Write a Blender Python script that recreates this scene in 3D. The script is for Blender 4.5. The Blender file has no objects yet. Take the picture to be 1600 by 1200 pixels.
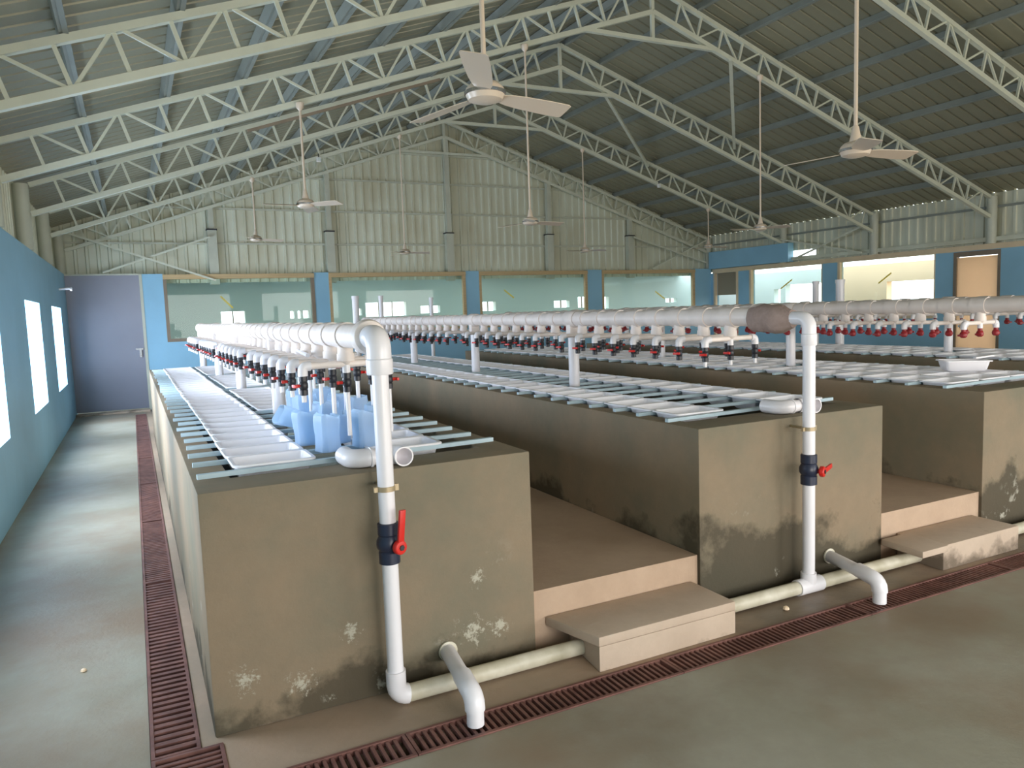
import bpy, bmesh, math, random
from mathutils import Vector, Matrix
random.seed(7)
sc = bpy.context.scene
C = sc.collection

# ------------------------------------------------------------------ camera
cam = bpy.data.cameras.new('camera'); cam.sensor_width = 36; cam.lens = 1179.0/1600*36; cam.clip_end = 200
co = bpy.data.objects.new('camera', cam); C.objects.link(co)
yaw, pitch, roll = .46268, -.09688, -.03586
f = Vector((math.sin(yaw)*math.cos(pitch), math.cos(yaw)*math.cos(pitch), math.sin(pitch)))
r = Vector((math.cos(yaw), -math.sin(yaw), 0)); u = r.cross(f)
cr, sr = math.cos(roll), math.sin(roll)
R_, U_ = cr*r + sr*u, -sr*r + cr*u
m = Matrix((R_, U_, -f)).transposed().to_4x4(); m.translation = (0, 0, 1.65)
co.matrix_world = m
sc.camera = co
# ------------------------------------------------------------------ daylight
w = bpy.data.worlds.new('world'); sc.world = w; w.use_nodes = True
nt = w.node_tree; bg = nt.nodes['Background']
bg.inputs['Color'].default_value = (.90, .95, 1.0, 1); bg.inputs['Strength'].default_value = 3.0
sc.view_settings.view_transform = 'Standard'; sc.view_settings.look = 'None'
sc.view_settings.exposure = 0.32; sc.view_settings.gamma = 1
sc.view_settings.use_curve_mapping = False
sc.cycles.use_denoising = True
sc.cycles.max_bounces = 10; sc.cycles.diffuse_bounces = 6; sc.cycles.transparent_max_bounces = 12
sc.cycles.sample_clamp_indirect = 6

XL, XR, YB, YG = -1.03, 14.17, 16.05, 16.3     # side walls, back partition, gable sheet
XM, SL = 6.57, .337                            # ridge position, roof slope
YF = -2.6                                      # front end behind the viewer, doorways added for light
def roofz(x): return 6.07 - SL*abs(x-XM)

H = math.pi/2
WIN_L = [(3.45, 4.75), (6.4, 7.9), (9.85, 11.35), (12.98, 14.62)]
def day(loc, rot, sx, sy, pw, col=(.88, .94, 1)):   # area lamp for daylight at a window or added doorway
    L = bpy.data.lights.new('window_daylight', 'AREA'); L.shape = 'RECTANGLE'; L.size = sx; L.size_y = sy
    L.energy = pw; L.color = col
    o = bpy.data.objects.new('window_daylight', L); C.objects.link(o); o.location = loc; o.rotation_euler = rot
for a, b in WIN_L:
    day((XL-.27, (a+b)/2, 1.32), (0, -H, 0), 1.3, b-a, 44 if a < 5 else 112, (.72, .83, 1))
for xx in (2.2, 6.9, 11.6):  # added lamps outside the unseen doorways, lighting the hall from behind the viewer
    day((xx, YF-.25, 1.5), (H, 0, 0), 3.4, 2.7, 132, (1, .93, .84))

# ------------------------------------------------------------------ materials
def lin(c): return tuple((v/12.92 if v <= .04045 else ((v+.055)/1.055)**2.4) for v in c)
def rgb(r, g, b): return lin((r/255, g/255, b/255))+(1,)
def mat(name, col, rough=.5, metal=0, var=.0, scale=6, bump=0, bscale=40, spec=.5, col2=None, stretch=None):
    m = bpy.data.materials.new(name); m.use_nodes = True
    n = m.node_tree.nodes; l = m.node_tree.links; p = n['Principled BSDF']
    p.inputs['Base Color'].default_value = col; p.inputs['Roughness'].default_value = rough
    p.inputs['Metallic'].default_value = metal; p.inputs['Specular IOR Level'].default_value = spec
    if var or col2 or bump:
        tc = n.new('ShaderNodeNewGeometry'); src = tc.outputs['Position']
        if stretch:
            mp = n.new('ShaderNodeMapping'); mp.inputs['Scale'].default_value = stretch
            l.new(src, mp.inputs['Vector']); src = mp.outputs[0]
    if var or col2:
        no = n.new('ShaderNodeTexNoise'); no.inputs['Scale'].default_value = scale; no.inputs['Detail'].default_value = 6
        l.new(src, no.inputs['Vector'])
        rp = n.new('ShaderNodeValToRGB'); rp.color_ramp.elements[0].position = .3; rp.color_ramp.elements[1].position = .7
        c2 = col2 or tuple(v*(1-var) for v in col[:3])+(1,)
        rp.color_ramp.elements[0].color = c2; rp.color_ramp.elements[1].color = col
        l.new(no.outputs['Fac'], rp.inputs[0]); l.new(rp.outputs[0], p.inputs['Base Color'])
    if bump:
        nb = n.new('ShaderNodeTexNoise'); nb.inputs['Scale'].default_value = bscale; nb.inputs['Detail'].default_value = 5
        l.new(src, nb.inputs['Vector'])
        bp = n.new('ShaderNodeBump'); bp.inputs['Strength'].default_value = bump; bp.inputs['Distance'].default_value = .01
        l.new(nb.outputs['Fac'], bp.inputs['Height']); l.new(bp.outputs[0], p.inputs['Normal'])
    return m
M = {}
M['blue'] = mat('blue_wall_paint', rgb(146, 196, 224), .55, var=.10, scale=1.5, bump=.15, bscale=25)
M['steel'] = mat('painted_grey_steel', rgb(196, 200, 184), .45, var=.12, scale=4)
M['rafter'] = mat('painted_truss_steel', rgb(212, 216, 198), .4, var=.1, scale=4)
M['purlin'] = mat('purlin_steel', rgb(140, 146, 138), .5, var=.15, scale=3)
M['roof'] = mat('roof_sheet', rgb(148, 146, 124), .42, metal=.15, var=.08, scale=.7)
M['sheet'] = mat('wall_sheet', rgb(216, 222, 206), .45, metal=.1, scale=1.2, col2=rgb(194, 192, 168), stretch=(1, 1, .5))
M['pvc'] = mat('white_pvc', rgb(240, 237, 240), .28, var=.05, scale=5)
M['pvc_old'] = mat('dusty_white_pvc', rgb(246, 234, 226), .45, var=.12, scale=9)
M['pvc_dirty'] = mat('stained_cream_pvc', rgb(220, 214, 196), .45, col2=rgb(176, 168, 142), scale=7)
M['tray'] = mat('white_tray_plastic', rgb(246, 244, 247), .3)
M['bar'] = mat('pale_blue_bar', rgb(192, 214, 222), .45, var=.1, scale=12)
M['navy'] = mat('navy_valve_plastic', rgb(40, 46, 66), .35)
M['black'] = mat('black_valve_plastic', rgb(42, 42, 48), .4)
M['red'] = mat('red_handle_plastic', rgb(214, 44, 36), .35)
M['dred'] = mat('dark_red_handle_plastic', rgb(150, 34, 40), .4)
M['fan'] = mat('cream_fan_enamel', rgb(214, 198, 178), .3)
M['ltan'] = mat('pale_tan_frame', rgb(226, 206, 172), .5, var=.1, scale=5)
M['blind'] = mat('brown_grey_blind', rgb(150, 142, 122), .7)
M['tan'] = mat('tan_wood', rgb(200, 174, 130), .5, var=.18, scale=5, stretch=(.3, 8, 8))
M['pale'] = mat('pale_teal_wall_paint', rgb(206, 220, 218), .6, var=.05, scale=.8)
M['cream'] = mat('cream_wall_paint', rgb(244, 218, 184), .6, var=.06, scale=1)
M['frame'] = mat('grey_brown_frame', rgb(136, 122, 104), .5, var=.15, scale=6)
M['peach'] = mat('peach_door_panel', rgb(244, 214, 182), .5, var=.08, scale=2)
M['door'] = mat('grey_metal_door', rgb(142, 146, 160), .33, metal=.2, var=.10, scale=1.6)
M['chrome'] = mat('dull_chrome', rgb(190, 190, 190), .25, metal=.9)
M['clamp'] = mat('tan_clamp_metal', rgb(178, 160, 128), .4, metal=.3)
M['grate'] = mat('red_brown_grate', rgb(134, 92, 82), .55, col2=rgb(96, 62, 56), scale=8, bump=.2)
M['pit'] = mat('drain_pit_mud', rgb(96, 70, 60), .7, var=.3, scale=5)
M['cloth'] = mat('brown_cloth_wrap', rgb(172, 150, 140), .9, var=.2, scale=30, bump=.6, bscale=60)
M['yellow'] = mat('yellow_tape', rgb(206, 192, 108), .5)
M['water'] = mat('dark_tank_water', rgb(70, 82, 84), .06)
M['earth'] = mat('outside_ground', rgb(190, 170, 140), .9, var=.15, scale=.4)
M['dark'] = mat('dark_bracket', rgb(50, 52, 56), .6)

def concrete(name, base, base2, damp, zdamp, white=True, brown=None, rough=.75, spots=(), wet=(), wetf=.75):
    m = bpy.data.materials.new(name); m.use_nodes = True
    n = m.node_tree.nodes; l = m.node_tree.links; p = n['Principled BSDF']
    p.inputs['Roughness'].default_value = rough; p.inputs['Specular IOR Level'].default_value = .3
    g = n.new('ShaderNodeNewGeometry'); P = g.outputs['Position']
    def noise(s, d=6, r=.55, off=None):
        x = n.new('ShaderNodeTexNoise'); x.inputs['Scale'].default_value = s; x.inputs['Detail'].default_value = d; x.inputs['Roughness'].default_value = r
        if off:
            mp = n.new('ShaderNodeMapping'); mp.inputs['Location'].default_value = off; l.new(P, mp.inputs['Vector']); l.new(mp.outputs[0], x.inputs['Vector'])
        else: l.new(P, x.inputs['Vector'])
        return x.outputs['Fac']
    def ramp(src, a, b, ca=(0, 0, 0, 1), cb=(1, 1, 1, 1)):
        x = n.new('ShaderNodeValToRGB'); x.color_ramp.elements[0].position = a; x.color_ramp.elements[1].position = b
        x.color_ramp.elements[0].color = ca; x.color_ramp.elements[1].color = cb; l.new(src, x.inputs[0]); return x.outputs[0]
    def mix(fac, a, b):
        x = n.new('ShaderNodeMix'); x.data_type = 'RGBA'; l.new(fac, x.inputs[0])
        for v, k in ((a, 6), (b, 7)):
            if isinstance(v, tuple): x.inputs[k].default_value = v
            else: l.new(v, x.inputs[k])
        return x.outputs[2]
    def math_(op, a, b):
        x = n.new('ShaderNodeMath'); x.operation = op
        for i, v in enumerate((a, b)):
            if isinstance(v, (int, float)): x.inputs[i].default_value = v
            else: l.new(v, x.inputs[i])
        return x.outputs[0]
    col = mix(ramp(noise(1.25, 7, .6), .38, .64), base, base2)
    fine = ramp(noise(14, 8, .7), .35, .75)
    col = mix(math_('MULTIPLY', fine, .28), col, tuple(v*.72 for v in base[:3])+(1,))
    if brown:
        col = mix(ramp(noise(.55, 5, .6, (3, 1, 0)), .46, .66), col, brown)
    sx = n.new('ShaderNodeSeparateXYZ'); l.new(P, sx.inputs[0])
    if zdamp:
        zd = n.new('ShaderNodeMapRange'); l.new(sx.outputs['X'], zd.inputs[0]); zd.inputs[1].default_value = 1.9; zd.inputs[2].default_value = 2.5; zd.inputs[3].default_value = zdamp*.45; zd.inputs[4].default_value = zdamp*1.35
        dz = math_('SUBTRACT', zd.outputs[0], sx.outputs['Z'])            # damp rising from the floor with a ragged edge
        dn = math_('ADD', math_('MULTIPLY', dz, 2.0), math_('MULTIPLY', math_('SUBTRACT', noise(2.6, 7, .6, (9, 2, 0)), .5), 1.9))
        dm = ramp(dn, -.0, .22)
        col = mix(math_('MULTIPLY', dm, .8), col, damp)
    if white:
        wz = math_('MULTIPLY', ramp(sx.outputs['Z'], .05, .62, (1, 1, 1, 1), (0, 0, 0, 1)), 1)
        wn = ramp(noise(5.5, 9, .68, (4, 7, 1.3)), .60, .66)
        blotch = ramp(noise(1.6, 2, .5, (1, 0, 4)), .52, .58)
        wf = math_('MULTIPLY', math_('MULTIPLY', wn, wz), blotch)
        col = mix(math_('MULTIPLY', wf, .85), col, rgb(196, 192, 176))
        if spots:
            acc = None
            for (a, b_, c_, rr) in spots:          # old mortar splashes, each with its own place on the plaster
                x = n.new('ShaderNodeVectorMath'); x.operation = 'DISTANCE'; l.new(P, x.inputs[0]); x.inputs[1].default_value = (a, b_, c_)
                q = math_('SUBTRACT', 1.0, math_('DIVIDE', x.outputs['Value'], rr))
                acc = q if acc is None else math_('MAXIMUM', acc, q)
            sp = ramp(math_('ADD', math_('MULTIPLY', acc, .9), math_('MULTIPLY', math_('SUBTRACT', noise(34, 9, .78, (2, 5, 8)), .5), 4.2)), .5, .85)
            inside = ramp(acc, 0.0, .25)
            col = mix(math_('MULTIPLY', math_('MULTIPLY', sp, inside), .7), col, rgb(200, 196, 178))
    if wet:                                        # wet or muddy patches with their own outline
        acc = None
        for (a, b_, c_, rr) in wet:
            x = n.new('ShaderNodeVectorMath'); x.operation = 'DISTANCE'; l.new(P, x.inputs[0]); x.inputs[1].default_value = (a, b_, c_)
            q = math_('SUBTRACT', 1.0, math_('DIVIDE', x.outputs['Value'], rr))
            acc = q if acc is None else math_('MAXIMUM', acc, q)
        wm = ramp(math_('ADD', acc, math_('MULTIPLY', math_('SUBTRACT', noise(4, 6, .6, (1, 9, 2)), .5), 1.8)), .0, .8)
        col = mix(math_('MULTIPLY', wm, wetf), col, damp)
        l.new(math_('SUBTRACT', rough, math_('MULTIPLY', wm, .35*wetf)), p.inputs['Roughness'])
    l.new(col, p.inputs['Base Color'])
    bp = n.new('ShaderNodeBump'); bp.inputs['Strength'].default_value = .25; bp.inputs['Distance'].default_value = .01
    l.new(noise(30, 8, .7), bp.inputs['Height']); l.new(bp.outputs[0], p.inputs['Normal'])
    return m
M['conc'] = concrete('tank_concrete', rgb(146, 128, 105), rgb(120, 115, 97), rgb(68, 63, 50), .28, spots=[(1.33, 3.1, .43, .07), (.30, 3.1, .21, .09), (.52, 3.1, .14, .09), (.74, 3.1, .31, .07), (1.31, 3.1, .19, .10), (1.44, 3.1, .18, .08)])
M['step'] = concrete('step_concrete', rgb(198, 178, 158), rgb(178, 158, 138), rgb(92, 80, 66), .03)
M['floor'] = concrete('floor_concrete', rgb(168, 164, 148), rgb(150, 145, 126), rgb(120, 98, 78), 0, white=False, brown=rgb(146, 126, 104), rough=.5, wet=[(2.6, 2.45, 0, .5), (1.7, 2.4, 0, .4), (3.6, 2.4, 0, .5)], wetf=.38)
M['strip'] = concrete('strip_concrete', rgb(176, 152, 130), rgb(156, 140, 120), rgb(96, 84, 70), 0, white=False, rough=.6, wet=[(3.3, 2.95, 0, .75), (2.9, 2.9, 0, .5), (3.9, 3.0, 0, .5), (5.2, 2.9, 0, .8)])
M['aisle'] = concrete('aisle_concrete', rgb(194, 168, 144), rgb(174, 148, 124), rgb(90, 80, 66), 0, white=False, rough=.7)

g = bpy.data.materials.new('window_glass'); g.use_nodes = True; n = g.node_tree.nodes; l = g.node_tree.links
n.remove(n['Principled BSDF']); out = n['Material Output']
tr = n.new('ShaderNodeBsdfTransparent'); tr.inputs[0].default_value = (.93, .975, .955, 1)
gl = n.new('ShaderNodeBsdfGlossy'); gl.inputs['Roughness'].default_value = .02; gl.inputs[0].default_value = (1, 1, 1, 1)
fr = n.new('ShaderNodeLayerWeight'); fr.inputs['Blend'].default_value = .5
pw = n.new('ShaderNodeMath'); pw.operation = 'POWER'; pw.inputs[1].default_value = 4; l.new(fr.outputs['Facing'], pw.inputs[0])
ml = n.new('ShaderNodeMath'); ml.operation = 'MULTIPLY_ADD'; ml.inputs[1].default_value = .9; ml.inputs[2].default_value = .01; l.new(pw.outputs[0], ml.inputs[0])
mx = n.new('ShaderNodeMixShader'); l.new(ml.outputs[0], mx.inputs[0]); l.new(tr.outputs[0], mx.inputs[1]); l.new(gl.outputs[0], mx.inputs[2]); l.new(mx.outputs[0], out.inputs[0])
M['glass'] = g
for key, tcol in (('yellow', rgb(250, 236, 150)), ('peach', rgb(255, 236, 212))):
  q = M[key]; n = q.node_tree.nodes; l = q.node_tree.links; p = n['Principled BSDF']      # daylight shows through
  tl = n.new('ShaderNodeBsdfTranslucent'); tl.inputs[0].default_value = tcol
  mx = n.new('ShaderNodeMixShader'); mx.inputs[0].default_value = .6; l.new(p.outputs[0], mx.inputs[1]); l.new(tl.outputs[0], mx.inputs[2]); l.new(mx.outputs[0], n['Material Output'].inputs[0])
b = bpy.data.materials.new('pale_blue_plastic_film'); b.use_nodes = True; n = b.node_tree.nodes; l = b.node_tree.links
p = n['Principled BSDF']; p.inputs['Base Color'].default_value = rgb(232, 244, 255); p.inputs['Roughness'].default_value = .3
tl = n.new('ShaderNodeBsdfTranslucent'); tl.inputs[0].default_value = rgb(218, 238, 255)
mx = n.new('ShaderNodeMixShader'); mx.inputs[0].default_value = .68; l.new(p.outputs[0], mx.inputs[1]); l.new(tl.outputs[0], mx.inputs[2])
t2 = n.new('ShaderNodeBsdfTransparent'); t2.inputs[0].default_value = (.84, .93, 1, 1)
m2 = n.new('ShaderNodeMixShader'); m2.inputs[0].default_value = .3; l.new(mx.outputs[0], m2.inputs[1]); l.new(t2.outputs[0], m2.inputs[2]); l.new(m2.outputs[0], n['Material Output'].inputs[0])
M['bag'] = b

# ------------------------------------------------------------------ mesh helpers
class MB:
    def __init__(s): s.v = []; s.f = []
    def add(s, vs, fs):
        k = len(s.v); s.v += [tuple(v) for v in vs]; s.f += [tuple(i+k for i in q) for q in fs]
    def box(s, x0, y0, z0, x1, y1, z1):
        s.add([(x0,y0,z0),(x1,y0,z0),(x1,y1,z0),(x0,y1,z0),(x0,y0,z1),(x1,y0,z1),(x1,y1,z1),(x0,y1,z1)],
              [(0,3,2,1),(4,5,6,7),(0,1,5,4),(1,2,6,5),(2,3,7,6),(3,0,4,7)]); return s
    def prism(s, poly, z0, z1):
        n = len(poly); s.add([(x,y,z0) for x,y in poly]+[(x,y,z1) for x,y in poly],
              [tuple(range(n-1,-1,-1)), tuple(range(n,2*n))]+[(i,(i+1)%n,(i+1)%n+n,i+n) for i in range(n)]); return s
    def bar(s, a, b, w, h, up=(0,0,1)):
        a, b = Vector(a), Vector(b); d = (b-a).normalized(); up = Vector(up)
        if abs(d.dot(up)) > .98: up = Vector((0,1,0))
        x = d.cross(up).normalized()*w/2; y = x.cross(d).normalized()*h/2
        s.add([a-x-y, a+x-y, a+x+y, a-x+y, b-x-y, b+x-y, b+x+y, b-x+y],
              [(0,3,2,1),(4,5,6,7),(0,1,5,4),(1,2,6,5),(2,3,7,6),(3,0,4,7)]); return s
    def path(s, pts, r, seg=16, cap=True):
        pts = [Vector(p) for p in pts]; rs = r if isinstance(r, (list, tuple)) else [r]*len(pts)
        n = len(pts); t = []
        for i in range(n):
            d = (pts[min(i+1,n-1)]-pts[max(i-1,0)])
            t.append(d.normalized() if d.length > 1e-9 else t[-1])
        up = Vector((0,0,1)) if abs(t[0].z) < .9 else Vector((1,0,0))
        nx = t[0].cross(up).normalized(); rings = []
        for i in range(n):
            nx = (nx - t[i]*nx.dot(t[i])).normalized(); ny = t[i].cross(nx)
            rings.append([pts[i]+(nx*math.cos(2*math.pi*k/seg)+ny*math.sin(2*math.pi*k/seg))*rs[i] for k in range(seg)])
        fs = []
        for i in range(n-1):
            for k in range(seg): fs.append((i*seg+k, i*seg+(k+1)%seg, (i+1)*seg+(k+1)%seg, (i+1)*seg+k))
        if cap: fs += [tuple(range(seg-1,-1,-1)), tuple((n-1)*seg+k for k in range(seg))]
        s.add([v for q in rings for v in q], fs); return s
    def lathe(s, prof, o=(0,0,0), axis='z', seg=20):   # closed profile (radius, height) pairs revolved
        vs = []
        for rr, h in prof:
            for k in range(seg):
                a = 2*math.pi*k/seg; c_, s_ = rr*math.cos(a), rr*math.sin(a)
                v = (c_, s_, h) if axis == 'z' else ((h, c_, s_) if axis == 'x' else (s_, h, c_))
                vs.append((v[0]+o[0], v[1]+o[1], v[2]+o[2]))
        n = len(prof)
        fs = [(i*seg+k, i*seg+(k+1)%seg, (i+1)*seg+(k+1)%seg, (i+1)*seg+k) for i in range(n-1) for k in range(seg)]
        fs += [tuple(range(seg-1,-1,-1)), tuple((n-1)*seg+k for k in range(seg))]
        s.add(vs, fs); return s
    def mesh(s, name, m, smooth=True, bevel=0):
        me = bpy.data.meshes.new(name); me.from_pydata(s.v, [], s.f)
        bm = bmesh.new(); bm.from_mesh(me); bmesh.ops.recalc_face_normals(bm, faces=bm.faces)
        if bevel:
            es = [e for e in bm.edges if len(e.link_faces) == 2 and e.calc_face_angle(0) > .6]
            bmesh.ops.bevel(bm, geom=es, offset=bevel, segments=2, affect='EDGES', profile=.6)
        bm.to_mesh(me); bm.free()
        if smooth:
            me.polygons.foreach_set('use_smooth', [True]*len(me.polygons)); me.set_sharp_from_angle(angle=.6)
        me.materials.append(M[m]); return me
def put(name, me, parent=None, loc=(0,0,0), rz=0, rot=None, label=None):
    o = bpy.data.objects.new(name, me); C.objects.link(o); o.location = loc
    o.rotation_euler = rot if rot else (0,0,rz)
    if parent: o.parent = parent
    if label: o['label'] = label
    return o
def build(mb, name, m, parent=None, loc=(0,0,0), **k): return put(name, mb.mesh(name, m, **k), parent, loc)
def tag(o, label, cat, group=None, kind=None):
    o['label'] = label; o['category'] = cat
    if group: o['group'] = group
    if kind: o['kind'] = kind
    return o
def thing(name, loc, label, cat, group=None, rz=0):
    o = bpy.data.objects.new(name, None); C.objects.link(o); o.location = loc; o.rotation_euler = (0,0,rz); o.empty_display_size = .1
    return tag(o, label, cat, group)
def struct(mb, name, m, label=None, cat=None, parent=None, loc=(0,0,0), **k):
    o = build(mb, name, m, parent, loc, **k)
    if not parent:
        o['kind'] = 'structure'
        if label: o['label'] = label; o['category'] = cat or name.split('_')[0]
    return o
ONE = ['', 'first','second','third','fourth','fifth','sixth','seventh','eighth','ninth','tenth','eleventh','twelfth','thirteenth','fourteenth','fifteenth','sixteenth','seventeenth','eighteenth','nineteenth']
TEN = {2:'twent',3:'thirt',4:'fort'}
def nth(k):
    if k < 20: return ONE[k]
    return TEN[k//10]+'ieth' if k % 10 == 0 else TEN[k//10]+'y-'+ONE[k%10]
def arc(c, a, b, r, n=8):   # quarter bend from direction a to direction b about centre c
    a, b = Vector(a), Vector(b); c = Vector(c)
    return [c+a*r*math.cos(t*H/n)+b*r*math.sin(t*H/n) for t in range(n+1)]

# ------------------------------------------------------------------ the setting
def wall_boxes(holes, a0, a1, z0, z1):      # rectangles of a wall with rectangular openings left out
    cuts = sorted(set([a0, a1]+[h for q in holes for h in q[:2]])); res = []
    for s, e in zip(cuts, cuts[1:]):
        hs = [q for q in holes if q[0] <= s and q[1] >= e]
        if not hs: res.append((s, e, z0, z1))
        else:
            q = hs[0]
            if q[2] > z0: res.append((s, e, z0, q[2]))
            if q[3] < z1: res.append((s, e, q[3], z1))
    return res
fl = MB()
GX0, GX1, GY0, GY1 = -.06, .12, 2.58, 2.75
fl.box(XL, YF, -.3, GX0, YB, 0); fl.box(GX0, YF, -.3, XR, GY0, 0); fl.box(GX0, GY0, -.3, XR, 16, -.16)
fl.box(GX0, 15.3, -.3, GX1, YB, 0)
struct(fl, 'floor', 'floor', smooth=False)
st = MB(); st.prism([(.2, GY1), (XR, GY1), (XR, YB), (GX1, YB), (GX1, 3.05), (.2, 3.05)], -.3, 0)
struct(st, 'trim_1', 'strip', smooth=False)
gd = MB(); gd.box(-60, YF-60, -.42, 70, 80, -.32); struct(gd, 'outside_ground', 'earth', smooth=False)
# front end wall behind the viewer; its three wide doorways are added to let light in
fw_ = MB()
for s, e, z0, z1 in wall_boxes([(a, a+3.4, 0, 2.8) for a in (.5, 5.2, 9.9)], XL-.3, XR+.3, 0, 3.45): fw_.box(s, YF-.2, z0, e, YF, z1)
fw_.add([(XL-.3, YF-.2, 3.45), (XR+.3, YF-.2, 3.45), (XM, YF-.2, roofz(XM)), (XL-.3, YF, 3.45), (XR+.3, YF, 3.45), (XM, YF, roofz(XM))], [(0,1,2), (5,4,3), (0,2,5,3), (2,1,4,5), (1,0,3,4)])
struct(fw_, 'wall_front', 'blue', smooth=False)
# left wall
lw = MB()
for s, e, z0, z1 in wall_boxes([(a, b, .69, 1.96) for a, b in WIN_L], YF, 20.3, 0, 2.6): lw.box(XL-.2, s, z0, XL, e, z1)
struct(lw, 'wall_left', 'blue', smooth=False)
# back partition wall (low wall, columns) and far walls of the rooms behind it
WB = [(.6, 3.475), (3.78, 6.91), (7.25, 10.2), (10.63, 13.6)]
bw = MB(); holes = [(a, b, 1.28, 2.59) for a, b in WB]
for s, e, z0, z1 in wall_boxes(holes, .24, XR, 0, 2.59): bw.box(s, YB, z0, e, YB+.16, z1)
struct(bw, 'wall_back', 'blue', smooth=False)
for i, (a, b) in enumerate(WB):
    fm = MB(); fm.box(a, YB-.03, 2.485, b, YB+.1, 2.575)
    e = thing('window_%d' % (i+1), (0, 0, 0), '', ''); del e['label']; del e['category']; e['kind'] = 'structure'
    build(fm, 'head_beam', 'tan', e, smooth=False)
    fr2 = MB(); fr2.box(a, YB-.01, 1.28, b, YB+.07, 1.34).box(a, YB-.01, 1.34, a+.06, YB+.07, 2.485).box(b-.07, YB-.01, 1.34, b, YB+.07, 2.485)
    build(fr2, 'window_frame', 'frame' if i in (0,) else 'tan', e, smooth=False)
    pn = MB(); pn.box(a+.06, YB+.03, 1.34, b-.07, YB+.036, 2.485); build(pn, 'window_pane', 'glass', e, smooth=False)
# far room behind the partition
FW = [(1.997, 2.566, 1.58, 1.88), (3.67, 3.78, 1.65, 1.84), (3.86, 3.95, 1.65, 1.84), (4.0, 4.15, 1.65, 1.84), (5.3, 5.55, 1.67, 1.85), (5.66, 6.8, 1.62, 2.0), (7.22, 7.8, 1.67, 1.87), (9.08, 9.54, 1.67, 1.93),
      (11.5, 12.05, 1.69, 1.9), (12.35, 12.7, 1.67, 2.0), (13.22, 13.5, 1.61, 1.98), (15.72, 16.2, 1.74, 1.87)]
fw = MB()
for s, e, z0, z1 in wall_boxes(FW, XL, 19, 0, 2.6): fw.box(s, 20, z0, e, 20.2, z1)
struct(fw, 'wall_far', 'pale', smooth=False)
for i, (x0, x1, z0, z1) in enumerate(FW):
    if x1-x0 < .3: continue
    mb = MB(); k = 3 if x1-x0 > .8 else 2
    for j in range(1, k): xx = x0+(x1-x0)*j/k; mb.box(xx-.012, 20.05, z0, xx+.012, 20.1, z1)
    struct(mb, 'window_%d' % (i+10), 'frame', smooth=False)
fc = MB(); fc.box(XL, 16.36, 2.6, 16.3, 16.8, 2.66).box(XL, 18.3, 2.6, 16.3, 20.3, 2.66)  # wide gap between the slabs added to brighten the far room
struct(fc, 'ceiling_far_room', 'sheet', smooth=False)
ff = MB(); ff.box(XL, YB+.16, -.3, 19, 20.3, 0); struct(ff, 'floor_far_room', 'floor', smooth=False)
# right wall
WR = [(12.34, 14.62, 1.2, 2.46), (9.62, 11.92, 1.2, 2.46)]
DR = [(8.37, 9.25, 0, 2.45), (15.02, 15.95, 0, 2.45)]
rw = MB()
for s, e, z0, z1 in wall_boxes(WR+DR, YF, YB+.16, 0, 2.46): rw.box(XR, s, z0, XR+.18, e, z1)
struct(rw, 'wall_right', 'blue', smooth=False)
bm_ = MB(); bm_.box(XR-.02, YF, 2.46, XR+.2, 15.0, 2.56); struct(bm_, 'trim_2', 'ltan', smooth=False)
for i, (a, b, z0, z1) in enumerate(WR):
    e = thing('window_%d' % (i+5), (0, 0, 0), '', ''); del e['label']; del e['category']; e['kind'] = 'structure'
    fm = MB(); fm.box(XR-.01, a, 1.2, XR+.08, b, 1.26).box(XR-.01, b-.06, 1.26, XR+.08, b, 2.46).box(XR-.01, a, 1.26, XR+.08, a+.02, 2.46)
    build(fm, 'window_frame', 'ltan', e, smooth=False)
    pn = MB(); pn.box(XR+.03, a+.02, 1.26, XR+.036, b-.06, 2.46); build(pn, 'window_pane', 'glass', e, smooth=False)
e = thing('door_2', (0, 0, 0), '', ''); del e['label']; del e['category']; e['kind'] = 'structure'
fm = MB(); fm.box(XR-.01, 8.37, 0, XR+.06, 8.42, 2.45).box(XR-.01, 9.19, 0, XR+.06, 9.25, 2.45).box(XR-.01, 8.42, 2.36, XR+.06, 9.19, 2.45)
build(fm, 'door_frame', 'frame', e, smooth=False)
fm = MB(); fm.box(XR+.02, 8.42, .02, XR+.06, 9.19, 1.5).box(XR+.02, 8.42, 1.5, XR+.06, 9.19, 2.34); build(fm, 'door_leaf', 'peach', e, bevel=.004)
fm = MB().lathe([(.02, 0), (.02, .03), (.03, .035), (.03, .06)], (XR-.04, 9.1, 1.05), 'x'); build(fm, 'door_knob', 'chrome', e)
e = thing('door_3', (0, 0, 0), '', ''); del e['label']; del e['category']; e['kind'] = 'structure'
fm = MB(); fm.box(XR-.01, 15.02, 0, XR+.06, 15.1, 2.45).box(XR-.01, 15.88, 0, XR+.06, 15.95, 2.45).box(XR-.02, 15.0, 2.45, XR+.1, 15.97, 2.56); build(fm, 'door_frame', 'ltan', e, smooth=False)
fm = MB().box(XR+.07, 15.1, 1.86, XR+.08, 15.88, 2.45); build(fm, 'door_blind', 'blind', e, smooth=False)
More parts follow.
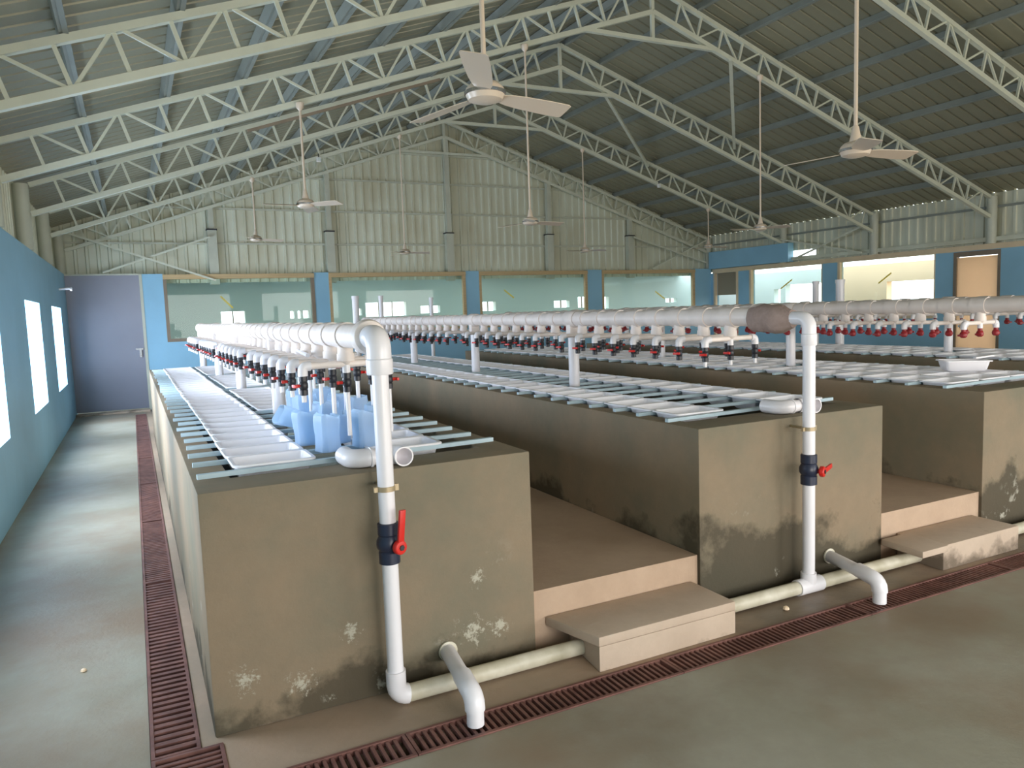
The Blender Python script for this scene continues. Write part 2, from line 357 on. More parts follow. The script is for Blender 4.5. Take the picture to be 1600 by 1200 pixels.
# room beyond the right wall
rr = MB()
for s, e2, z0, z1 in wall_boxes([(11.66, 12.97, 1.45, 2.04)], 4, 14.5, 0, 2.5): rr.box(17.2, s, z0, 17.4, e2, z1)
struct(rr, 'wall_room_right', 'cream', smooth=False)
rr = MB()
for s, e2, z0, z1 in wall_boxes([(14.97, 16.3, 1.5, 2.12), (16.5, 16.75, 1.6, 2.0)], 14.5, 20, 0, 2.5): rr.box(17.2, s, z0, 17.4, e2, z1)
struct(rr, 'wall_room_far_right', 'pale', smooth=False)
rr = MB().box(XR+.18, 4, -.3, 17.4, 20, 0); struct(rr, 'floor_room_right', 'floor', smooth=False)
rr = MB().box(XR, 9.8, 2.6, 16.2, 16.2, 2.68).box(XR, 4, 2.6, 15.2, 9.8, 2.68); struct(rr, 'ceiling_room_right', 'sheet', smooth=False)
# gable sheet (ribbed) above the back partition, ribs in the mesh
def prof(a0, a1, pitch=.19):
    pts = []; a = a0
    while a < a1:
        for q, d in (((0, 0), (.62, 0), (.70, 1), (.92, 1)) if pitch < .195 else ((0, 0), (.80, 0), (.84, 1), (.96, 1))):
            if a+q*pitch <= a1: pts.append((a+q*pitch, d))
        a += pitch
    pts.append((a1, 0)); return pts
gm = MB(); ps = prof(XL-.15, XR+.15)
for (xa, da), (xb, db) in zip(ps, ps[1:]):
    ya, yb = YG-.028*da, YG-.028*db
    gm.add([(xa, ya, 2.42), (xb, yb, 2.42), (xb, yb, roofz(xb)+.03), (xa, ya, roofz(xa)+.03), (xa, ya+.004, 2.42), (xb, yb+.004, 2.42), (xb, yb+.004, roofz(xb)+.03), (xa, ya+.004, roofz(xa)+.03)], [(0,1,2,3), (7,6,5,4)])
struct(gm, 'wall_gable', 'sheet', smooth=False)
for nm, X, sg in (('wall_left_upper', XL-.17, 1), ('wall_right_upper', XR+.1, -1)):
    sm = MB(); ps = prof(YF, YG)
    for (ya, da), (yb, db) in zip(ps, ps[1:]):
        xa, xb = X+sg*.028*da, X+sg*.028*db
        segs = [(2.5, roofz(X)-.001)]
        if sg < 0 and yb > 12.6 and ya < 13.2: segs = [(2.5, 2.6), (2.83, roofz(X)-.001)]
        for z0, z1 in segs:
            sm.add([(xa, ya, z0), (xb, yb, z0), (xb, yb, z1), (xa, ya, z1), (xa-sg*.004, ya, z0), (xb-sg*.004, yb, z0), (xb-sg*.004, yb, z1), (xa-sg*.004, ya, z1)], [(0,1,2,3), (7,6,5,4)])
    struct(sm, nm, 'sheet', smooth=False)
up = MB().box(XR-.12, 13.24, 2.575, XR+.06, 16.0, 3.02); struct(up, 'wall_upper_panel', 'blue', smooth=False)
# roof sheets
for nm, x0, x1 in (('ceiling_left_slope', XL-.3, XM), ('ceiling_right_slope', XM, XR+.115)):
    rm = MB(); ps = prof(YF, 16.6, .2)
    for (ya, da), (yb, db) in zip(ps, ps[1:]):
        h = .022
        a, b_, c_, d_ = (x0, ya, roofz(x0)+h*da), (x0, yb, roofz(x0)+h*db), (x1, yb, roofz(x1)+h*db), (x1, ya, roofz(x1)+h*da)
        rm.add([a, b_, c_, d_]+[(p_[0], p_[1], p_[2]+.005) for p_ in (a, b_, c_, d_)], [(0,1,2,3), (7,6,5,4)])
    struct(rm, nm, 'roof', smooth=False)
# grey metal door in the back left corner
e = thing('door_1', (0, 0, 0), '', ''); del e['label']; del e['category']; e['kind'] = 'structure'
fm = MB().box(XL, YB, .04, .19, YB+.05, 2.57); build(fm, 'door_leaf', 'door', e, smooth=False)
fm = MB().box(.19, YB-.01, 0, .24, YB+.08, 2.59).box(XL, YB-.02, 2.57, .19, YB+.06, 2.6); build(fm, 'door_frame', 'steel', e, smooth=False)
fm = MB().box(.04, YB-.03, 1.16, .17, YB, 1.19).box(.1, YB-.04, 1.02, .14, YB, 1.18); build(fm, 'door_handle', 'chrome', e, smooth=False)
th = MB().box(XL, 15.75, 0, .2, 16.0, .03); struct(th, 'trim_3', 'step', smooth=False)

# ------------------------------------------------------------------ columns, girts, braces
def col_mb(w, d, z0, z1): return MB().box(-w/2, -d/2, z0, w/2, d/2, z1)
low, slim = col_mb(.17, .14, 2.38, 3.46), col_mb(.10, .1, 3.46, 5.3)
nm = ['leftmost', 'second from left', 'middle, tallest', 'second from right', 'rightmost']
for i, x in enumerate((1.55, 3.88, 6.6, 9.22, 11.6)):
    t = thing('gable_column', (x, YG-.12, 0), 'grey steel column on the gable wall, %s of the five' % nm[i], 'column', 'gable columns')
    lo = MB().box(-.085, -.07, 2.38, .085, .07, 3.44); build(lo, 'column_base', 'steel', t, smooth=False)
    cp = MB().box(-.1, -.085, 3.44, .1, .085, 3.465); build(cp, 'cap_plate', 'dark', t, smooth=False)
    sp = MB().box(-.05, -.05, 3.465, .05, .05, roofz(x)-.5); build(sp, 'column_shaft', 'steel', t, smooth=False)
yt = [16.15, 13.5, 11.0, 8.55, 6.2, 3.7, 1.0]
on = ['at the gable wall', 'at the second truss from the gable', 'at the third truss from the gable', 'at the fourth truss from the gable', 'at the fifth truss from the gable', 'at the sixth truss from the gable', 'at the seventh truss from the gable']
for i, y in enumerate(yt[:6]):
    for side, x in (('left', XL-.05), ('right', XR+.0)):
        t = thing('wall_column', (x, y, 0), 'round grey steel column on the %s wall %s' % (side, on[i]), 'column', '%s wall columns' % side)
        z1 = roofz(x)-.1; sg = 1 if side == 'left' else -1
        build(MB().path([(0, 0, 2.6 if sg > 0 else 2.56), (0, 0, z1)], .085, 20), 'column_shaft', 'steel', t)
for i, (z, x0, x1) in enumerate(((3.19, XL, XR), (3.88, .3, XR-1.4), (4.55, 2.4, XR-3.4), (5.18, 4.2, XR-5.2))):
    mb = MB().box(x0, YG-.06, z-.018, x1, YG-.028, z+.018)
    tag(build(mb, 'wall_girt', 'steel', smooth=False), 'horizontal grey steel rail on the gable sheeting, %s from the bottom' % nth(i+1), 'rail', 'gable rails')
tag(build(MB().box(XR+.03, YF, 3.2, XR+.072, YG, 3.24), 'wall_girt', 'purlin', smooth=False), 'horizontal grey steel rail along the upper right wall sheeting', 'rail')
def rod(a, b, label, wdt=.035):
    return tag(build(MB().bar(a, b, wdt, wdt), 'brace_bar', 'rafter', smooth=False), label, 'brace')
rod((-.9, 16.0, 3.33), (1.55, 16.0, 2.45), 'diagonal brace bar falling rightward at the left end of the gable wall')
rod((1.5, 16.04, 3.3), (-.4, 16.04, 2.62), 'diagonal brace bar rising rightward at the left end of the gable wall')
rod((11.6, 16.0, 3.4), (13.95, 16.0, 2.75), 'diagonal brace bar falling rightward at the right end of the gable wall')
rod((14.0, 16.04, 3.35), (12.2, 16.04, 2.6), 'diagonal brace bar rising rightward at the right end of the gable wall')
rod((14.03, 13.6, 3.15), (14.03, 11.2, 2.62), 'diagonal brace bar on the upper right wall falling toward the viewer')
rod((13.99, 11.2, 3.15), (13.99, 13.0, 2.62), 'diagonal brace bar on the upper right wall rising toward the viewer')
rod((7.4, 11, 5.28), (10.19, 13.5, 4.65), 'slanted roof brace bar between the second and third trusses from the gable, right slope', .05)
rod((7.9, 8.5, 5.1), (10.3, 11, 4.52), 'slanted roof brace bar between the third and fourth trusses from the gable, right slope', .05)

# ------------------------------------------------------------------ roof trusses and purlins
P1 = .757
def bz(x): return 5.58-SL*abs(x)       # local x from the ridge
def tz(x): return 5.93-SL*abs(x)
webs = {}
def make_truss(y, label):
    t = thing('roof_truss', (XM, y, 0), label, 'roof truss', 'steel roof trusses')
    E_ = 7.56
    for s in (-1, 1):
        build(MB().bar((0, 0, tz(0)), (s*E_, 0, tz(E_)), .06, .055), 'top_chord', 'rafter', t, smooth=False)
        build(MB().bar((0, 0, bz(0)), (s*E_, 0, bz(E_)), .065, .06), 'bottom_chord', 'rafter', t, smooth=False)
    build(MB().box(-1.09, -.03, 5.19, 1.09, .03, 5.24), 'tie_beam', 'rafter', t, smooth=False)
    build(MB().box(-.025, -.02, 5.24, .025, .02, tz(0)), 'king_post', 'rafter', t, smooth=False)
    for s in (-1, 1):
        k = 0
        while True:
            x = P1/2*(k+1)
            if x > E_-.05: break
            xb = x; xt = min(x+.1, E_)
            if k % 2 == 0: xb, xt = x, x+.1
            build(MB().bar((s*xb, 0, bz(xb)), (s*xt, 0, tz(xt)), .03, .03), 'web_bar', 'rafter', t, smooth=False)
            if k % 2:      # bottom node: two diagonals leave for the neighbouring top nodes
                for dx in (-P1/2+.1, P1/2+.06):
                    x2 = x+dx
                    if 0 < x2 < E_: build(MB().bar((s*x, .0, bz(x)), (s*x2, .0, tz(x2)), .024, .024), 'web_bar', 'rafter', t, smooth=False)
            k += 1
    return t
def tree(o, par=None):
    c = o.copy(); C.objects.link(c)
    if par: c.parent = par
    for ch in o.children: tree(ch, c)
    return c
t0 = make_truss(yt[0], 'steel lattice roof truss standing against the gable wall, farthest of all')
for i in range(1, 6):
    t = tree(t0); t.location.y = yt[i]
    t['label'] = 'steel lattice roof truss, %s in front of the gable truss%s' % (nth(i), ', nearest the viewer' if i == 5 else '')
for side, s in (('left', -1), ('right', 1)):
    for k in range(0, 10):
        dx = P1*k+.04 if k else .12
        x = XM+s*dx; z = roofz(x)
        mb = MB(); mb.bar((x, YF, z-.055), (x, 16.25, z-.055), .055, .09, (s*SL, 0, 1)).bar((x-s*.03, YF, z-.10), (x-s*.03, 16.25, z-.10), .035, .012)
        lb = 'long steel purlin under the %s roof slope, %s down from the ridge' % (side, nth(k+1))
        tag(build(mb, 'roof_purlin', 'purlin', smooth=False), lb, 'purlin', '%s slope purlins' % side)
tag(build(MB().bar((1.3, 8.9, 3.72), (3.6, 8.9, 4.5), .03, .03), 'loose_bar', 'frame', smooth=False), 'rusty brown bar running behind the lower chord of the truss above the left fan', 'bar')

# ------------------------------------------------------------------ ceiling fans
def fan(x, y, z, ang, label, tilt=0):
    t = thing('ceiling_fan', (x, y, z), label, 'ceiling fan', 'long-rod ceiling fans')
    top = bz(x-XM)-z-.0
    build(MB().path([(0, 0, .1), (0, 0, top)], .0125, 10), 'down_rod', 'fan', t)
    build(MB().lathe([(.02, top), (.045, top-.01), (.04, top-.06), (.016, top-.09)]), 'ceiling_canopy', 'fan', t)
    build(MB().lathe([(.014, .17), (.02, .16), (.034, .09), (.04, .068)]), 'lower_canopy', 'fan', t)
    hb = build(MB().lathe([(.03, .07), (.07, .06), (.095, .035), (.1, .01), (.085, -.02), (.05, -.032), (.0, -.034)], seg=28), 'motor_housing', 'fan', t)
    build(MB().lathe([(.098, .022), (.104, .02), (.104, .006), (.098, .004)], seg=28), 'trim_ring', 'chrome', hb)
    for k in range(3):
        a = math.radians(ang+120*k)
        mb = MB(); prof_ = [(.09, .036), (.13, .05), (.2, .06), (.34, .067), (.445, .066), (.46, .056)]
        vs = []
        for q, hw in prof_:
            tw = math.radians(-12); zz = .0-.012*(q/.46)
            vs += [(q, -hw*math.cos(tw), zz-hw*math.sin(tw)), (q, hw*math.cos(tw), zz+hw*math.sin(tw)), (q, hw*math.cos(tw), zz+hw*math.sin(tw)+.004), (q, -hw*math.cos(tw), zz-hw*math.sin(tw)+.004)]
        n_ = len(prof_); fs = [(0,1,2,3), tuple(4*(n_-1)+j for j in (3,2,1,0))]
        for i in range(n_-1):
            for j in range(4): fs.append((4*i+j, 4*i+(j+1)%4, 4*i+4+(j+1)%4, 4*i+4+j))
        mb.add(vs, fs); bl = build(mb, 'fan_blade', 'fan', t); bl.rotation_euler = (0, -math.radians(tilt)*math.cos(a-math.radians(-115)), a)
    return t
fan(1.654, 3.5, 2.715, -1, 'cream ceiling fan nearest the viewer, hanging above the leftmost tank', 9)
fan(4.32, 3.5, 2.602, -10, 'cream ceiling fan hanging at right above the second tank, close to the viewer')
fan(1.80, 8.5, 2.875, -52, 'cream ceiling fan over the leftmost tank, middle of the hall')
fan(4.58, 8.5, 2.743, 0, 'cream ceiling fan in front of the gable wall centre, mid hall')
fan(8.46, 8.5, 2.733, -75, 'cream ceiling fan over the fourth tank, mid hall at right')
fan(4.62, 13.5, 2.785, -16, 'small distant ceiling fan below the centre of the gable wall')
fan(8.54, 13.5, 2.833, -55, 'small distant ceiling fan right of the gable centre column')
fan(1.99, 13.5, 3.0, 8, 'small distant ceiling fan at left before the gable wall')
fan(11.85, 13.5, 2.93, -14, 'small distant ceiling fan near the blue upper panel at right')
def box_lamp(p, lb):
    t = thing('small_floodlight', p, lb, 'lamp')
    build(MB().box(-.035, -.02, -.04, .035, .02, .04), 'lamp_housing', 'pvc', t, bevel=.004)
    build(MB().box(-.028, -.024, -.03, .028, -.02, .03), 'lamp_glass', 'glass', t, smooth=False)
    build(MB().bar((0, .0, .04), (0, 0, .1), .012, .012), 'bracket', 'dark', t, smooth=False)
box_lamp((3.12, 13.46, 4.38), 'small white box lamp under the left truss near the gable wall')
box_lamp((10.45, 13.46, 4.23), 'small white box lamp under the right truss near the gable wall')
t = thing('wall_lamp', (XL, 14.6, 2.27), 'short white tube stub sticking out of the left blue wall near the door', 'wall lamp')
build(MB().path([(0, 0, 0), (.16, 0, .01)], .02, 12), 'lamp_arm', 'pvc', t); build(MB().lathe([(.0, .15), (.03, .16), (.035, .19), (.0, .2)], axis='x'), 'lamp_head', 'pvc', t)

# ------------------------------------------------------------------ drain grates
def grate(x0, y0, x1, y1, along, pitch, bw_, label):
    t = thing('drain_grate', (x0, y0, 0), label, 'drain grate', 'red-brown drain grates')
    L, W = x1-x0, y1-y0; e = .016
    build(MB().box(.002, .002, -.02, L-.002, e, .006).box(.002, W-e, -.02, L-.002, W-.002, .006).box(.002, e, -.02, e, W-e, .006).box(L-e, e, -.02, L-.002, W-e, .006), 'grate_frame', 'grate', t, smooth=False)
    mb = MB()
    if along == 'x':
        n_ = int((L-2*e)/pitch)
        for k in range(1, n_): c = e+(L-2*e)*k/n_; mb.box(c-bw_/2, e, -.016, c+bw_/2, W-e, .002)
    else:
        n_ = int((W-2*e)/pitch)
        for k in range(1, n_): c = e+(W-2*e)*k/n_; mb.box(e, c-bw_/2, -.016, L-e, c+bw_/2, .002)
        mb.box(L/2-.006, e, -.02, L/2+.006, W-e, -.012)
    build(mb, 'grate_bars', 'grate', t, smooth=False)
ys = [3.05, 5.25, 6.93, 8.6, 10.3, 11.95, 13.6, 15.3]
for i, (a, b_) in enumerate(zip(ys, ys[1:])):
    grate(GX0, a, GX1, b_, 'y', .05 if i == 0 else .042, .026 if i == 0 else .024, 'red-brown grate in the drain left of the tanks, %s from the viewer' % nth(i+1))
grate(GX0, GY0, .2, 3.05, 'y', .032, .014, 'corner drain grate where the two floor drains meet, bottom left')
xs = [.2, .84, 2.1, 3.34, 4.6, 5.86, 7.1, 8.4]
for i, (a, b_) in enumerate(zip(xs, xs[1:])):
    grate(a, GY0, b_, GY1, 'x', .029, .013, 'red-brown grate in the drain before the tanks, %s from the left' % nth(i+1))
pt = MB().box(GX0, 3.05, -.16, GX1, 15.3, -.14).box(GX0, GY0, -.16, 14, GY1, -.14)
struct(pt, 'trim_4', 'pit', smooth=False)

# ------------------------------------------------------------------ tanks
TX = [.175, 2.64, 5.105, 7.57]; TW, TY0, TY1, TZ = 1.45, 3.1, 12.0, .99
TN = ['leftmost tank', 'second tank from left', 'third tank from left', 'fourth tank, farthest right']
MX = [.885, 3.31, 5.82, 8.28]
SUP = [5.45, 7.5, 9.5, 11.7]
for i, x0 in enumerate(TX):
    mb = MB(); th_ = .12 if i == 1 else .15
    o4 = [(x0, TY0), (x0+TW, TY0), (x0+TW, TY1), (x0, TY1)]
    i4 = [(x0+th_, TY0+.25), (x0+TW-th_, TY0+.25), (x0+TW-th_, TY1-th_), (x0+th_, TY1-th_)]
    v = [(a, b_, 0) for a, b_ in o4]+[(a, b_, TZ) for a, b_ in o4]+[(a, b_, TZ) for a, b_ in i4]+[(a, b_, .45) for a, b_ in i4]
    fs = [(3,2,1,0)]+[(k, (k+1)%4, (k+1)%4+4, k+4) for k in range(4)]+[(k+4, (k+1)%4+4, (k+1)%4+8, k+8) for k in range(4)]+[(k+8, (k+1)%4+8, (k+1)%4+12, k+12) for k in range(4)]+[(12,13,14,15)]
    mb.add(v, fs)
    t = thing('concrete_tank', (x0+TW/2, TY0, 0), ['long plastered concrete tank nearest the left windows, bags on its front', 'long concrete tank, second from the left, damp stains at its foot', 'long concrete tank, third from the left, upturned tray on top', 'long concrete tank farthest right, half hidden behind the third'][i], 'tank', 'parallel concrete tanks')
    o = build(mb, 'tank_body', 'conc', t, bevel=.008); o.location = (-(x0+TW/2), -TY0, 0)
    o = build(MB().box(x0+th_-.005, TY0+.245, .72, x0+TW-th_+.005, TY1-th_+.005, .74), 'water', 'water', t, smooth=False); o.location = (-(x0+TW/2), -TY0, 0)
# raised aisle floors and steps
for i in range(4):
    a = TX[i]+TW; b_ = TX[i+1] if i < 3 else a+1.0
    struct(MB().box(a+.002, TY0+.02, 0, b_-.002, TY1, .3), 'floor_aisle_%d' % (i+1), 'aisle', smooth=False)
t = thing('concrete_step', (1.76, 2.78, 0), 'plain concrete step between the leftmost tank and the second tank', 'step', 'steps up to the aisles')
build(MB().prism([(.02, .0), (.83, 0), (.83, .335), (.06, .335)], 0, .12), 'step_body', 'step', t, bevel=.006)
build(MB().prism([(-.07, .335), (.02, 0), (.83, 0), (.83, .335)], .12, .165), 'step_top', 'step', t, bevel=.006)
t = thing('concrete_step', (4.25, 2.8, 0), 'concrete step between the second and third tanks, thin slab jutting left', 'step', 'steps up to the aisles')
build(MB().box(0, 0, 0, .76, .31, .155), 'step_body', 'step', t, bevel=.006)
build(MB().prism([(-.22, -.02), (.02, -.02), (.06, .27), (-.2, .27)], .12, .16), 'step_slab', 'step', t, bevel=.006)
t = thing('concrete_step', (6.7, 2.8, 0), 'concrete step beside the third tank at the right edge', 'step', 'steps up to the aisles')
build(MB().box(0, 0, 0, .8, .31, .155), 'step_body', 'step', t, bevel=.006)

# cross bars
YB0, PB, NB = 3.43, .262, 32
bar_me = MB().box(-.69, -.014, 0, .69, .014, .02).mesh('support_bar', 'bar', smooth=False)
for i, x0 in enumerate(TX):
    for k in range(NB):
        o = put('support_bar', bar_me, None, (x0+TW/2+random.uniform(-.015, .015), YB0+PB*k, TZ), random.uniform(-.008, .008) if k else .05)
        if k == 0: o.scale.x = 1.02; o.location.x = x0+TW/2-.0
        tag(o, 'pale blue bar across the %s, %s from its front end' % (TN[i].replace(', farthest right', ''), nth(k+1)), 'bar', 'pale blue cross bars')
# trays
def rrect(w, d, r, z, n=4):
    pts = []
    for cx, cy, a0 in ((w/2-r, d/2-r, 0), (-w/2+r, d/2-r, 90), (-w/2+r, -d/2+r, 180), (w/2-r, -d/2+r, 270)):
        for k in range(n+1):
            a = math.radians(a0+90*k/n); pts.append((cx+r*math.cos(a), cy+r*math.sin(a), z))
    return pts
def tray_mesh():
    w, d = .362, .254
    rings = [rrect(w, d, .03, -.007), rrect(w, d, .03, 0), rrect(w-.006, d-.006, .03, .003), rrect(w-.034, d-.034, .028, .002), rrect(w-.038, d-.038, .027, -.006), rrect(w-.07, d-.07, .022, -.07), rrect(w-.09, d-.09, .018, -.08)]
    outer = [rrect(w, d, .03, -.007), rrect(w-.008, d-.008, .03, -.006), rrect(w-.03, d-.03, .03, -.006), rrect(w-.064, d-.064, .024, -.072), rrect(w-.086, d-.086, .02, -.084)]
    mb = MB(); n_ = len(rings[0])
    for rs in (rings, outer):
        vs = [p_ for q in rs for p_ in q]; fs = [(i*n_+k, i*n_+(k+1)%n_, (i+1)*n_+(k+1)%n_, (i+1)*n_+k) for i in range(len(rs)-1) for k in range(n_)]
        fs.append(tuple((len(rs)-1)*n_+k for k in range(n_))); mb.add(vs, fs)
    me = bpy.data.meshes.new('egg_tray'); me.from_pydata(mb.v, [], mb.f)
    me.polygons.foreach_set('use_smooth', [True]*len(me.polygons)); me.set_sharp_from_angle(angle=.5); me.materials.append(M['tray']); return me
tray_me = tray_mesh()
def near_sup(y): return any(abs(y-s) < .14 for s in SUP)
cnt = 0
for i, x0 in enumerate(TX):
    if i == 0: rows = [('left row', lambda y: .527), ('right row', lambda y: 1.15 if y < 5.3 else .935)]
    elif i == 1: rows = [('left row', lambda y: 2.955), ('right row', lambda y: 3.79)]
    else:
        s_ = TX[i]
        rows = [('left row', lambda y, s_=s_: s_+.32), ('middle row', lambda y, s_=s_: s_+.70), ('right row', lambda y, s_=s_: s_+1.08)]
    for rn, fx in rows:
        q = 0
        for k in range(NB-1):
            y = YB0+PB*(k+.5); x = fx(y)
            if near_sup(y) and abs(x-MX[i]) < .24: continue
            if i == 0 and rn == 'right row' and 5.0 < y < 5.3: continue
            q += 1; cnt += 1
            o = put('plastic_tray', tray_me, None, (x+random.uniform(-.006, .006), y+random.uniform(-.002, .002), TZ+.0275), random.uniform(-.012, .012))
            tag(o, 'white tray, %s from the front in the %s, %s' % (nth(q), rn, TN[i].replace(', farthest right', '')), 'tray', 'white trays on the %s' % TN[i].replace(', farthest right', ''))
o = put('plastic_tray', tray_me, None, (6.13, 3.9, TZ+.12), math.radians(-38)); tag(o, 'loose white tray set on top of the others at the front of the third tank', 'tray')
tag(build(MB().bar((-.09, .02, 0), (.09, -.02, .012), .03, .012), 'plastic_strip', 'tray', loc=(6.32, 3.85, TZ+.132)), 'small white strip lying on the loose tray', 'strip')

# ------------------------------------------------------------------ water pipework
XV = {}
def valve_meshes():
    XV['body'] = MB().lathe([(.014, 0), (.02, -.002), (.02, -.028), (.016, -.03), (.021, -.04), (.021, -.058), (.016, -.066), (.019, -.068), (.019, -.092), (.012, -.094)], seg=12).mesh('valve', 'black')
    XV['rbody'] = MB().lathe([(.012, 0), (.016, -.004), (.016, -.02), (.024, -.03), (.028, -.045), (.024, -.06), (.014, -.068)], seg=12).mesh('valve', 'dred')
    hm = MB().path([(-.016, 0, -.048), (-.04, 0, -.048)], .008, 8).bar((-.042, -.022, -.048), (-.042, .022, -.048), .012, .014)
    XV['handle'] = hm.mesh('handle', 'red', bevel=.002); XV['dhandle'] = hm.mesh('handle', 'dred', bevel=.002)
    XV['short'] = MB().path([(0, 0, -.09), (0, 0, -.125)], .011, 10).mesh('spout', 'pvc')
    XV['long'] = MB().path([(0, 0, -.09), (0, 0, -.3)], .011, 10).mesh('drop_pipe', 'pvc')
    XV['lat'] = MB().path([(-.2, 0, 0), (.2, 0, 0)], .0165, 12).mesh('lateral_pipe', 'pvc_old')
    for s, nm_ in ((-1, 'eL'), (1, 'eR')):
        pts = [(s*.165, 0, 0), (s*.18, 0, 0)]+[(s*(.18+.022*math.sin(t_)), 0, -.022*(1-math.cos(t_))) for t_ in (0.3, .6, .9, 1.2, H)]+[(s*.202, 0, -.045)]
        XV[nm_] = MB().path(pts, .0225, 14).mesh('elbow', 'pvc')
    XV['drop'] = MB().path([(0, 0, -.005), (0, 0, -.043)], .019, 12).mesh('outlet_socket', 'pvc')
    # tee on the main pipe, with union below; local origin on the main axis
    XV['tee'] = MB().path([(0, -.058, 0), (0, .058, 0)], .0625, 24).path([(0, 0, -.03), (0, 0, -.085)], .037, 16).lathe([(.041, -.118), (.041, -.083)]).lathe([(.014, -.14), (.03, -.118)], seg=14).mesh('tee', 'pvc_old')
valve_meshes()
RED = {0: 'handle', 1: 'handle', 2: 'dhandle', 3: 'dhandle'}
ZM = 1.562; ZL = 1.43
tees = {0: [3.51+.285*k for k in range(7)]+[5.75+.28*k for k in range(6)]+[7.8+.28*k for k in range(6)]+[9.82+.28*k for k in range(6)]}
for i in (1, 2, 3): tees[i] = [3.58+.246*k for k in range(8)]+[5.75+.25*k for k in range(7)]+[7.8+.25*k for k in range(7)]+[9.82+.25*k for k in range(7)]
valve_turn = [0, .5, .35, .9]
for i, x in enumerate(MX):
    t = thing('water_manifold', (x, 2.97, 0), ['white overhead water pipework above the leftmost tank, riser with upright red lever', 'white overhead water pipework above the second tank, riser with level red lever', 'white overhead water pipework above the third tank', 'white overhead water pipework above the fourth tank at far right'][i], 'pipework', 'overhead water pipework')
    y0 = 2.97
    def Y(v): return v-y0
    # main pipe
    build(MB().path([(0, Y(3.17 if i else 3.1), ZM), (0, Y(11.75), ZM)], .056, 28), 'main_pipe', 'pvc_old', t)
    build(MB().lathe([(.04, Y(11.73)), (.064, Y(11.735)), (.064, Y(11.79)), (.05, Y(11.8))], (0, 0, ZM), 'y'), 'end_cap', 'pvc_old', t)
    for y in tees[i]: put('tee', XV['tee'], t, (0, Y(y), ZM))
    for y in SUP:
        s_ = build(MB().path([(0, Y(y), .745), (0, Y(y), 1.44)], .045, 24), 'support_post', 'pvc', t)
        build(MB().box(-.05, Y(y)-.035, 1.42, .05, Y(y)+.035, 1.52), 'saddle', 'pvc_old', s_, bevel=.006)
        build(MB().path([(0, Y(y)-.075, ZM), (0, Y(y)-.06, ZM), (0, Y(y)+.06, ZM), (0, Y(y)+.075, ZM)], [.062, .07, .07, .062], 28), 'coupling', 'pvc_old', t)
    if i < 2:
        # riser with its bends, big valve and clamp
        zb = .045
        if i == 0:
            pts = [(.05, 0, zb)]+[(.05-.05*math.sin(q), 0, zb+.05*(1-math.cos(q))) for q in (.3, .6, .9, 1.2, H)]+[(0, 0, .15)]
            build(MB().path(pts+[(0, 0, .16)], .042, 24), 'bottom_elbow', 'pvc', t)
        else:
            build(MB().path([(-.09, 0, zb), (.09, 0, zb)], .045, 24).path([(0, 0, zb), (0, 0, .12)], .043, 24), 'bottom_tee', 'pvc', t)
        rp_ = build(MB().path([(0, 0, .08), (0, 0, 1.5)], .034, 28), 'riser_pipe', 'pvc', t)
        r1 = .05 if i == 0 else .038; rad = .05 if i == 0 else .035
        top = ZM if i == 0 else 1.552
        pts = [(0, 0, top-.13), (0, 0, top-.05)]+[(0, .05*(1-math.cos(q)), top-.05+.05*math.sin(q)) for q in (.3, .6, .9, 1.2, H)]+[(0, .12, top)]
        build(MB().path(pts, r1, 28), 'top_elbow', 'pvc', t)
        build(MB().lathe([(r1+.002, top-.15), (r1+.004, top-.145), (r1+.004, top-.09), (r1, top-.085)], seg=24), 'elbow_socket', 'pvc', t)
        if i == 0:
            build(MB().lathe([(.052, .1), (.068, .11), (.074, .13), (.074, .16), (.062, .18)], (0, 0, ZM), 'y', 28), 'reducer', 'pvc_old', t)
        else:
            build(MB().path([(0, .09, top), (0, .21, top)], .034, 20), 'short_pipe', 'pvc', t)
        vb = build(MB().lathe([(.036, .625), (.044, .628), (.044, .675), (.04, .68), (.05, .695), (.052, .71), (.05, .725), (.04, .745), (.044, .75), (.044, .795), (.036, .798)], seg=28), 'ball_valve', 'navy', t)
        hm = MB().path([(.0, -.04, .705), (.0, -.075, .705)], .012, 12).lathe([(.026, -.085), (.03, -.08), (.03, -.062), (.024, -.058)], (0, 0, .705), 'y', 20)
        if i == 0: hm.bar((0, -.078, .72), (.012, -.085, .86), .028, .012, (0, 1, 0))
        else: hm.bar((.015, -.078, .706), (.15, -.085, .712), .012, .026)
        hd = build(hm, 'valve_handle', 'red', vb, bevel=.002)
        hd.rotation_euler = (0, 0, math.radians(20 if i == 0 else 28))
        build(MB().path([(0, -.084, .705), (0, -.09, .705)], .012, 6), 'handle_screw', 'dark', hd)
        cl = build(MB().lathe([(.034, .93), (.038, .931), (.038, .951), (.034, .952)], seg=28).box(.034, -.008, .928, .052, .008, .955).box(-.052, -.008, .93, -.034, .008, .95), 'pipe_clamp', 'clamp', t)
        build(MB().path([(0, .034, .94), (0, .13, .94)], .008, 8), 'clamp_rod', 'clamp', cl)
    for ky, y in enumerate(tees[i]):
        lt = put('lateral_pipe', XV['lat'], t, (0, Y(y), ZL))
        put('elbow', XV['eL'], lt); put('elbow', XV['eR'], lt); put('outlet_socket', XV['drop'], lt)
        for j, vx in enumerate((-.202, 0, .202)):
            v_ = put('valve', XV['body' if i < 2 else 'rbody'], t, (vx, Y(y), ZL-.04), rz=random.uniform(-.25, .25)+valve_turn[i]+(math.pi if j == 2 else 0))
            put('handle', XV[RED[i]], v_)
            if i == 0 and j == 2 and ky < 7: put('drop_pipe', XV['long'], v_)
            elif i == 0 and j == 1 and ky < 6: put('drop_pipe', XV['long'], v_)
            elif i == 0 or (i == 1 and ky == 0): put('spout', XV['short'], v_)
